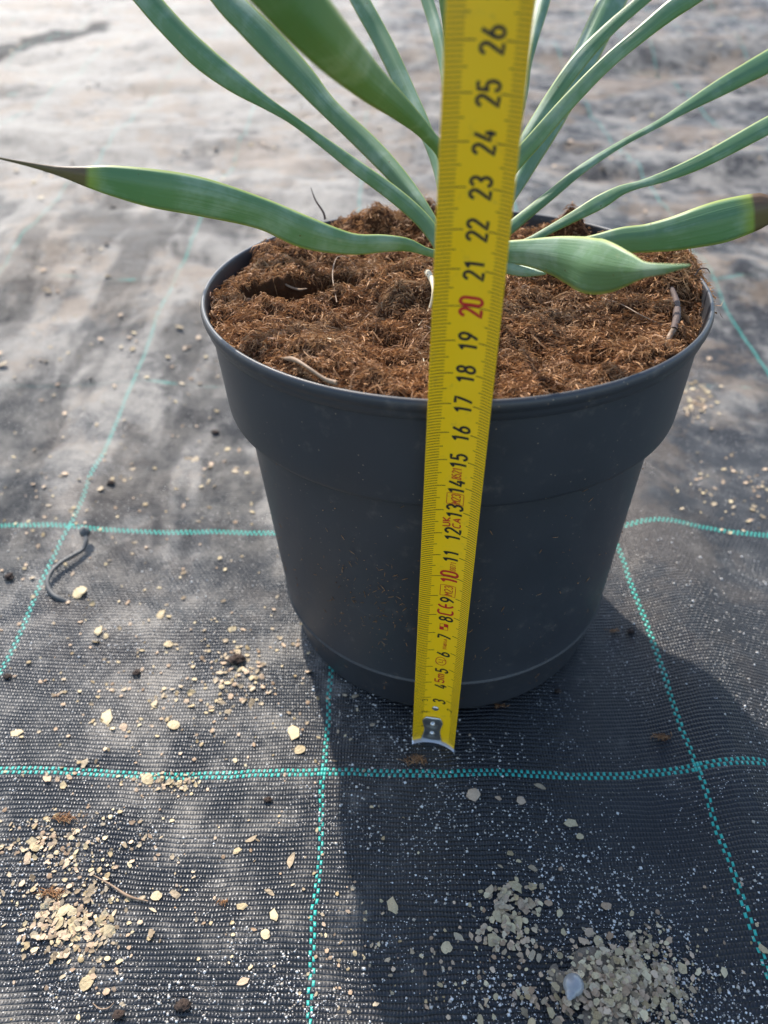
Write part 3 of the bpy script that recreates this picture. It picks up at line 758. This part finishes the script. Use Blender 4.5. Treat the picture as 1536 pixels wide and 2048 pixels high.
for (cx, cy, sx, sy, n, lo, hi, lab) in clusters:
    for q in range(n):
        if cnt >= 298: break
        x = min(1530, max(4, rnd.gauss(cx, sx))); y = min(2040, rnd.gauss(cy, sy)); put_flake(x, y, rnd.uniform(lo, hi)*(.85+.45*rnd.random()), lab, G_FL, None, .5); cnt += 1

def bulk(name, items, mats, label, cat):
    """items: (x, y, size, kind) many small bits as one mesh"""
    Vs = []; Fs3 = []; mi = []; off = 0
    pv = []
    for V, Fc in protos:
        T = []
        for f in Fc:
            for q in range(1, len(f)-1): T.append((f[0], f[q], f[q+1]))
        pv.append((V, np.array(T)))
    for (x, y, s, k) in items:
        V, T = pv[k % 15]; a = rnd.random()*6.28; c, d = math.cos(a), math.sin(a)
        t1, t2 = rnd.uniform(-.4, .4), rnd.uniform(-.4, .4)
        W = V.copy(); W[:, 2] = W[:, 2]*.6+W[:, 0]*t1+W[:, 1]*t2
        W = np.stack([W[:, 0]*c-W[:, 1]*d, W[:, 0]*d+W[:, 1]*c, W[:, 2]], -1)*s
        W += np.array([x, y, float(ground_h(x, y))+.3*s+heap_h(x, y)])
        Vs.append(W); Fs3.append(T+off); off += len(W); mi += [k % 3]*len(T)
    me = mesh(name, np.vstack(Vs), np.vstack(Fs3), False, mi); attr(me, 'tint', np.concatenate([np.full(len(v_), rnd.uniform(-.55, .45)) for v_ in Vs])); o = link(name, me, mats)
    return tag(o, label, cat, kind='stuff')
HP = on_ground(1225, 1985)
def heap_h(x, y): return .38*math.exp(-((x-HP[0])/1.75)**2-((y-HP[1])/1.35)**2)
items = []
def ppx(n, cx, cy, sx, sy, lo, hi):
    for q in range(n):
        x = rnd.gauss(cx, sx); y = min(2080, rnd.gauss(cy, sy))
        if y < 60: continue
        p = on_ground(x, y); items.append((p[0], p[1], rnd.uniform(lo, hi), rnd.randrange(15)))
ppx(560, 1225, 1985, 74, 46, .02, .20); ppx(160, 1330, 1985, 40, 40, .02, .09); ppx(120, 1290, 1900, 28, 30, .02, .13)
ppx(160, 1025, 1835, 32, 52, .04, .17); ppx(260, 150, 1850, 62, 52, .04, .18); ppx(200, 120, 1690, 100, 40, .03, .15); ppx(60, 330, 1570, 50, 12, .04, .14)
ppx(260, 350, 1380, 190, 80, .04, .15); ppx(220, 250, 1000, 240, 130, .05, .2); ppx(60, 480, 1345, 40, 28, .06, .2); ppx(150, 400, 1680, 260, 160, .03, .12); ppx(60, 720, 1880, 60, 80, .03, .12); ppx(60, 900, 1950, 70, 50, .03, .12); ppx(25, 1440, 1880, 60, 60, .03, .1); ppx(90, 1480, 980, 60, 40, .06, .2)
ppx(60, 1395, 800, 22, 30, .1, .26); ppx(60, 300, 720, 200, 70, .1, .28)
for k in range(2600):
    y = 45+rnd.random()**.8*230; x = rnd.uniform(-.55, .55)*y
    if fbm(x/14, y/9, 3, 5) < .05+.1*rnd.random(): continue
    items.append((x, y, rnd.uniform(.12, .42), rnd.randrange(15)))
bulk('husk_litter', items, FM, 'fine husk crumbs and dirt strewn over the fabric', 'litter')
# mound of fine dust under the heap
def heap():
    n = 70; xs = np.linspace(-4.2, 4.2, n); ys = np.linspace(-3.0, 3.0, 50); Xg, Yg = np.meshgrid(xs, ys)
    hh = np.vectorize(heap_h)(Xg+HP[0], Yg+HP[1])*(.75+.5*fbm(Xg*1.7, Yg*1.7, 3, 61))+.22*fbm(Xg*2.2, Yg*2.2, 4, 71)*np.exp(-((Xg/2.4)**2+(Yg/2.0)**2))-.13
    V = np.stack([Xg+HP[0], Yg+HP[1], ground_h(Xg+HP[0], Yg+HP[1])+hh+.01], -1)
    M = MB('chalky dust'); nn = M.noise(M.coord('Object', 100.0), 9, 5, .7); M.set(color=M.mix(nn, (.05, .035, .022), (.42, .34, .25)), rough=.9); M.bump(nn, .12, 1)
    tag(link('dust_heap', mesh('heap', V.reshape(-1, 3), grid_faces(50, n)), M.m), 'low mound of chalky dust under the flakes at the bottom right', 'dust', kind='stuff')
heap()

# fine white grit
def grit():
    N = 24000
    px = rng.uniform(-30, 1566, N); py = 1050+1010*rng.random(N)**.75
    d = (fbm(px/170, py/120, 4, 81)+.25+.55*np.exp(-(((px-1150)/260)**2+((py-1800)/150)**2))+.35*np.exp(-(((px-860)/160)**2+((py-1520)/110)**2))
         +.9*np.exp(-(((px-1340)/70)**2+((py-1975)/60)**2))+.5*np.exp(-(((px-880)/60)**2+((py-1770)/30)**2))+.5*np.exp(-(((px-960)/70)**2+((py-2000)/40)**2))+.32*np.exp(-(((px-250)/300)**2+((py-1750)/230)**2))-.35*np.exp(-(((px-1480)/130)**2+((py-1600)/200)**2)))
    keep = np.maximum(d, .02)**1.6 > rng.random(N)*.55; px = px[keep]; py = py[keep]; N = len(px)
    th = TH; x = (px-768)/F; y = (1024-py)/F
    D = np.stack([x*math.cos(RO)+y*math.sin(RO), math.cos(TH)+y*math.sin(TH), -math.sin(TH)+y*math.cos(TH)], -1)
    t = -H/D[:, 2]; P = CAM+D*t[:, None]
    P[:, 2] = ground_h(P[:, 0], P[:, 1])+.005
    s = rng.gamma(2.2, .0105, N).clip(.009, .075)
    base = np.array([(1, 0, 0), (0, 1, 0), (-1, 0, 0), (0, -1, 0), (0, 0, 1), (0, 0, -.3)], float)
    J = base[None]*(1+rng.uniform(-.35, .35, (N, 6, 3))); a = rng.random(N)*6.28
    Jx = J[..., 0]*np.cos(a)[:, None]-J[..., 1]*np.sin(a)[:, None]; Jy = J[..., 0]*np.sin(a)[:, None]+J[..., 1]*np.cos(a)[:, None]
    J = np.stack([Jx, Jy, J[..., 2]], -1)*s[:, None, None]
    V = (P[:, None]+J).reshape(-1, 3)
    f = np.array([(0, 1, 4), (1, 2, 4), (2, 3, 4), (3, 0, 4), (1, 0, 5), (2, 1, 5), (3, 2, 5), (0, 3, 5)])
    Fc = (np.arange(N)[:, None, None]*6+f[None]).reshape(-1, 3)
    me = mesh('grit', V, Fc, True); attr(me, 'tint', np.repeat(rng.random(N), 6))
    M = MB('white grit'); t_ = M.attr('tint'); M.set(color=M.mix(t_, (.42, .36, .29), (.82, .81, .78)), rough=.35, spec=.6)
    tag(link('grit', me, M.m), 'fine white sand grains sprinkled over the fabric', 'grit', kind='stuff')
grit()

# snail shell on the heap
def snail():
    p = on_ground(1148, 1975); base = np.array([p[0], p[1], p[2]+.45])
    prof = [(-.36, .01), (-.34, .12), (-.27, .22), (-.15, .31), (0, .345), (.14, .325), (.25, .265), (.31, .20), (.335, .175), (.37, .18), (.42, .155), (.455, .12), (.475, .105), (.505, .10), (.54, .07), (.57, .03), (.58, .005)]
    n = len(prof); m = 28; V = []
    for t, q in prof:
        for j in range(m):
            b = j/m*2*math.pi; V.append((q*math.cos(b), q*math.sin(b)*.9, t+.05*q*math.sin(b)))
    from mathutils import Euler
    V = np.array(V)@np.array(Euler((R(80), 0, R(-28)), 'XYZ').to_matrix()).T
    base[2] -= .12
    M = MB('bluish shell'); co = M.coord('Object', 100.0); nn = M.noise(co, 2.5, 4)
    M.set(color=M.mix(nn, (.20, .20, .20), (.36, .35, .33)), rough=.28, spec=.6, coat=.3)
    o = link('snail_shell', mesh('shell', V, grid_faces(n, m, True)[:, ::-1]), M.m); o.location = Vector(base)*S
    tag(o, 'bluish white snail shell lying on the flake heap at the bottom right', 'snail shell')
snail()

# bent wire pin
p0 = on_ground(176, 1080); p1 = on_ground(100, 1190)
path = [on_ground(*q)+np.array([0, 0, z]) for q, z in (((176, 1084), .62), ((177, 1097), .50), ((168, 1110), .30), ((148, 1124), .35), ((124, 1140), .38), ((106, 1158), .36), ((98, 1176), .28), ((104, 1192), .16), ((120, 1202), .08), ((136, 1204), -.1))]
path = smooth_path(np.array(path), 40)
V, Fc = tube(path-p0, .12, 10)
M = MB('grey galvanised wire'); nn = M.noise(M.coord('Object', 100.0), 3, 4); M.set(color=M.mix(nn, (.05, .052, .05), (.12, .12, .115)), rough=.55, metal=.1); WIRE = M.m
PIN = empty('wire_pin', p0); tag(PIN, 'bent grey wire ground pin pushed through the fabric at the left green crossing', 'ground pin')
link('wire', mesh('wire', V, Fc), WIRE, PIN)
hv, hf = tube([np.array([0, 0, z]) + (path[0]-p0)*np.array([1, 1, 0]) for z in (.35, .45, .55, .75, .85, .9)], [.1, .24, .29, .27, .18, .03], 12)
link('pin_head', mesh('head', hv, hf), WIRE, PIN)

# soil clods, fibre scraps, rootlets and twigs
def clod(px, py, size_px, mat, label, name='soil_clod', flat=.5):
    p = on_ground(px, py); Z = float(np.dot(p-CAM, np.array([0, math.cos(TH), -math.sin(TH)]))); r = size_px*Z/F/2*.85
    n, m = 16, 22; V = []
    sd0 = rnd.random()*50
    for i in range(n):
        a = i/(n-1)*math.pi
        for j in range(m):
            b = j/m*2*math.pi; d = np.array([math.sin(a)*math.cos(b), math.sin(a)*math.sin(b), math.cos(a)])
            k = 1+.75*float(fbm(d[0]*2.2+sd0, d[1]*2.2+d[2]*2.9, 3, 91)); V.append(d*r*k*np.array([1, .85, flat]))
    V = np.array(V); V[:, 2] -= V[:, 2].min()*.8
    o = link(name, mesh(name, V, grid_faces(n, m, True), True), mat); o.location = Vector(p)*S
    return tag(o, label, 'soil clod', 'dark soil clods')
M = MB('dark clod'); nn = M.noise(M.coord('Object', 100.0), 6, 5, .7); M.set(color=M.mix(nn, (.014, .010, .008), (.07, .04, .026)), rough=.9); M.bump(nn, .12, 1); CL = M.m
clod(474, 1324, 34, CL, 'dark lump of soil among pale flakes left of the pot')
clod(20, 1160, 22, CL, 'dark soil crumb near the left edge beside the wire pin')
clod(18, 1358, 16, CL, 'tiny dark soil crumb at the left edge, below the green line end')
clod(370, 2015, 30, CL, 'black crumb at the very bottom, left of the vertical green line')
clod(242, 2035, 26, CL, 'reddish brown crumb at the bottom left')
clod(222, 970, 16, CL, 'blurred dark crumb right of the slanting green line')
clod(430, 868, 16, CL, 'blurred dark crumb left of the pot collar')
clod(275, 1350, 18, CL, 'small dark crumb left of the flakes by the clod')
clod(538, 1602, 16, CL, 'small brown crumb below the horizontal green line, left of the crossing')
clod(1262, 1262, 15, CL, 'brown crumb beside the right foot of the pot')
clod(1118, 1382, 14, CL, 'reddish crumb in front of the pot, right of the tape')

def scrap(px, py, w, n, label, z=0.0):
    p = on_ground(px, py); Z = float(np.dot(p-CAM, np.array([0, math.cos(TH), -math.sin(TH)]))); r = w*Z/F/2
    B = Bag(); ti = []
    for q in range(n):
        a = rnd.random()*6.28; L = rnd.uniform(.3, 1)*r*.8; c = np.array([rnd.gauss(0, r*.35), rnd.gauss(0, r*.16), .03+rnd.random()*.10])
        d = np.array([math.cos(a), math.sin(a), rnd.uniform(-.2, .3)])
        pts = [c+d*L*(t-.5)+np.array([0, 0, .12*L*(1-4*(t-.5)**2)])+rnd.uniform(-1, 1)*.08*L*np.array([-d[1], d[0], 0]) for t in (0, .35, .7, 1)]
        V, Fc = tube(pts, [.006, .014, .014, .005], 4); B.add(V, Fc); ti += [rnd.random()*.7]*len(V)
    me = B.me('scrap'); attr(me, 'tint', ti)
    o = link('fibre_scrap', me, FIB); o.location = Vector(p)*S
    return tag(o, label, 'fibre scrap', 'coir scraps fallen on the fabric')
scrap(838, 1521, 60, 60, 'reddish coir scrap lying just below the tape hook')
scrap(1325, 1474, 44, 60, 'reddish coir tuft near the right vertical green line')
scrap(1000, 1412, 34, 25, 'brown coir crumb at the front foot of the pot, right of the tape')
scrap(450, 1808, 30, 30, 'brown fibrous scrap in the middle of the left panel')
scrap(1228, 1262, 26, 25, 'coir crumb at the right foot of the pot')
scrap(130, 1640, 60, 50, 'dark fibrous tuft at the upper left of the husk band')
scrap(105, 1790, 60, 50, 'dark fibrous tuft beside the dense lower left pile')

M = MB('pale root'); co = M.coord('Object', 100.0); nn = M.noise(co, 4, 4); M.set(color=M.mix(nn, (.13, .075, .042), (.34, .23, .14)), rough=.6); ROOT = M.m
M = MB('brown bark'); nn = M.noise(M.coord('Object', 100.0), 5, 5, .7); M.set(color=M.mix(nn, (.035, .020, .015), (.11, .065, .05)), rough=.7); M.bump(nn, .05, 1); BARK = M.m
M = MB('dry straw'); nn = M.noise(M.coord('Object', 100.0), 5, 5, .7); M.set(color=M.mix(nn, (.50, .38, .22), (.78, .68, .48)), rough=.5); STRAW = M.m
def strand(name, pts, rad, mat, label, cat, group=None, n=26, parent=None, flat=None):
    P = smooth_path(np.array(pts), n); r = np.interp(np.linspace(0, 1, n), np.linspace(0, 1, len(rad)), rad)
    o0 = P[0].copy(); V, Fc = tube(P-o0, r, 7)
    o = link(name, mesh(name, np.array(V), Fc), mat); o.location = Vector(o0)*S
    return tag(o, label, cat, group)
def sp(px, py, dz=.12): return soil_surface(px, py)+np.array([0, 0, dz])
def sp_d(px, py):
    p = soil_surface(px, py)-CAM; return float(p[1]*math.cos(TH)-p[2]*math.sin(TH))-.2
gR = 'rootlets in and around the pot'
tw = strand('twig', [sp(1338, 590, .30), sp(1346, 620, .36), sp(1347, 650, .34), sp(1342, 672, .28)], [.09, .13, .14, .12], BARK, 'short brown twig with a pale broken end, lying on the soil at the right', 'twig')
e = strand('broken_end', [sp(1342, 672, .28), sp(1333, 685, .22), sp(1322, 700, .12)], [.115, .09, .04], ROOT, None, None); e.parent = tw; e.location = e.location-tw.location
strand('rootlet', [at(648, 440, 34.5), at(644, 425, 34.4), at(628, 400, 34.3), at(619, 376, 34.2)], [.05, .045, .035, .015], BARK, 'thin brown rootlet sticking up from the soil at the back left rim', 'rootlet', gR)
strand('rootlet', [at(1388, 548, 28.8), at(1398, 535, 28.7), at(1412, 535, 28.6), at(1418, 543, 28.6)], [.03, .03, .025, .01], BARK, 'small hooked rootlet over the right rim', 'rootlet', gR)
strand('rootlet', [at(1145, 786, 24.6), at(1152, 790, 24.4), at(1162, 808, 24.5), at(1170, 833, 24.6)], [.02, .045, .035, .012], ROOT, 'pale rootlet hanging over the front rim, left of the finer one', 'rootlet', gR)
strand('rootlet', [at(1196, 780, 24.9), at(1203, 790, 24.7), at(1214, 806, 24.8), at(1215, 830, 24.9), at(1218, 852, 25.0)], [.015, .025, .022, .02, .01], ROOT, 'fine kinked rootlet hanging over the front rim, farther right', 'rootlet', gR)
strand('rootlet', [at(655, 790, 24.6), at(662, 800, 24.4), at(672, 808, 24.5), at(668, 818, 24.6)], [.01, .02, .018, .01], ROOT, 'tiny curled rootlet hanging over the rim left of the tape', 'rootlet', gR)
strand('rootlet', [at(556,558,sp_d(556,558)), at(575, 573, sp_d(556,558)-.2), at(596, 580, sp_d(556,558)-.3), at(612, 578, sp_d(612,560)-.5)], [.03, .05, .05, .02], ROOT, 'crooked rootlet bridging the dark hole in the soil', 'rootlet', gR)
strand('rootlet', [sp(672, 610, .1), sp(664, 570, .4), sp(672, 540, .5), sp(690, 528, .3), sp(712, 540, .1)], [.02, .022, .022, .02, .01], ROOT, 'thin looped root hair standing on the soil between hole and tape', 'rootlet', gR)
strand('rootlet', [sp(1200, 600, .12), sp(1240, 618, .2), sp(1280, 640, .2), sp(1325, 655, .12)], [.03, .025, .02, .012], ROOT, 'long pale root lying across the soil left of the twig', 'rootlet', gR)
strand('rootlet', [sp(1085, 740, .12), sp(1105, 735, .2), sp(1130, 720, .15)], [.015, .025, .012], ROOT, 'short pale root on the soil near the front rim, right of the tape', 'rootlet', gR)
strand('rootlet', [on_ground(190, 1755)+[0, 0, .1], on_ground(225, 1775)+[0, 0, .14], on_ground(262, 1798)+[0, 0, .12], on_ground(300, 1806)+[0, 0, .06]], [.02, .035, .06, .02], ROOT, 'dry rootlet lying between the lower left pile and a curled flake', 'rootlet', gR)
strand('rootlet', [on_ground(190, 2010)+[0, 0, .05], on_ground(205, 2022)+[0, 0, .1], on_ground(222, 2020)+[0, 0, .08], on_ground(233, 2008)+[0, 0, .04]], [.012, .02, .02, .01], ROOT, 'curved thin rootlet near the bottom edge at the left', 'rootlet', gR)
strand('straw_strip', [sp(852, 562, .35), sp(862, 585, .45), sp(864, 605, .4), sp(860, 622, .3), sp(851, 640, .2), sp(835, 656, .1)], [.13, .12, .07, .05, .04, .015], STRAW, 'cream coloured dry strip on the soil just left of the tape', 'straw', 'dry straw bits on the soil')
strand('straw_strip', [sp(562, 728, .2), sp(590, 738, .3), sp(618, 752, .25), sp(650, 768, .15), sp(672, 772, .1)], [.03, .09, .06, .05, .08], ROOT, 'shredded tan leaf strip on the soil at the front left rim', 'straw', 'dry straw bits on the soil')
strand('straw_strip', [sp(626, 706, .15), sp(645, 698, .3), sp(668, 700, .3), sp(694, 706, .1)], [.02, .06, .06, .02], STRAW, 'pale flat strip on the soil above the shredded tan strip', 'straw', 'dry straw bits on the soil')
strand('straw_strip', [sp(836, 712, .15), sp(843, 722, .2), sp(848, 736, .12)], [.02, .03, .01], STRAW, 'small straw sliver on the soil close left of the tape', 'straw', 'dry straw bits on the soil')

# soil crumbs stuck on the pot wall
def crumbs():
    B = Bag(); N = 420
    for q in range(N):
        a = R(-90)+rnd.gauss(-.33, .22) if q < 250 else R(-90)+rnd.uniform(-1.2, 1.2)
        z = rnd.gauss(6.4, 1.6) if q < 250 else rnd.uniform(.5, 12)
        if not .3 < z < 12: continue
        r = (7.23+(z/2.3)*.3 if z < 2.3 else 7.64+(z-2.36)/9.84*.88)+.01
        c = pot_pt(np.array(r), np.array(a), np.array(z)); s = rnd.uniform(.010, .034)
        if rnd.random() < .45:
            d = np.array([-math.sin(a), math.cos(a), 0])*rnd.uniform(-1, 1)+np.array([0, 0, 1])*rnd.uniform(-1, 1); d /= np.linalg.norm(d)+1e-6
            V, Fc = tube([c-d*s*4, c, c+d*s*4], [s*.3, s*.5, s*.3], 4)
        else:
            V = [c+np.array(v)*s*rnd.uniform(.7, 1.3) for v in ((1, 0, 0), (0, 1, 0), (-1, 0, 0), (0, -1, 0), (0, 0, 1), (0, 0, -1))]
            Fc = [(0, 1, 4), (1, 2, 4), (2, 3, 4), (3, 0, 4), (1, 0, 5), (2, 1, 5), (3, 2, 5), (0, 3, 5)]
        B.add(V, Fc)
    me = B.me('crumbs'); attr(me, 'tint', [rnd.random()*.8 for _ in B.v])
    o = link('soil_crumb', me, FIB, POT); o['kind'] = 'stuff'
crumbs()
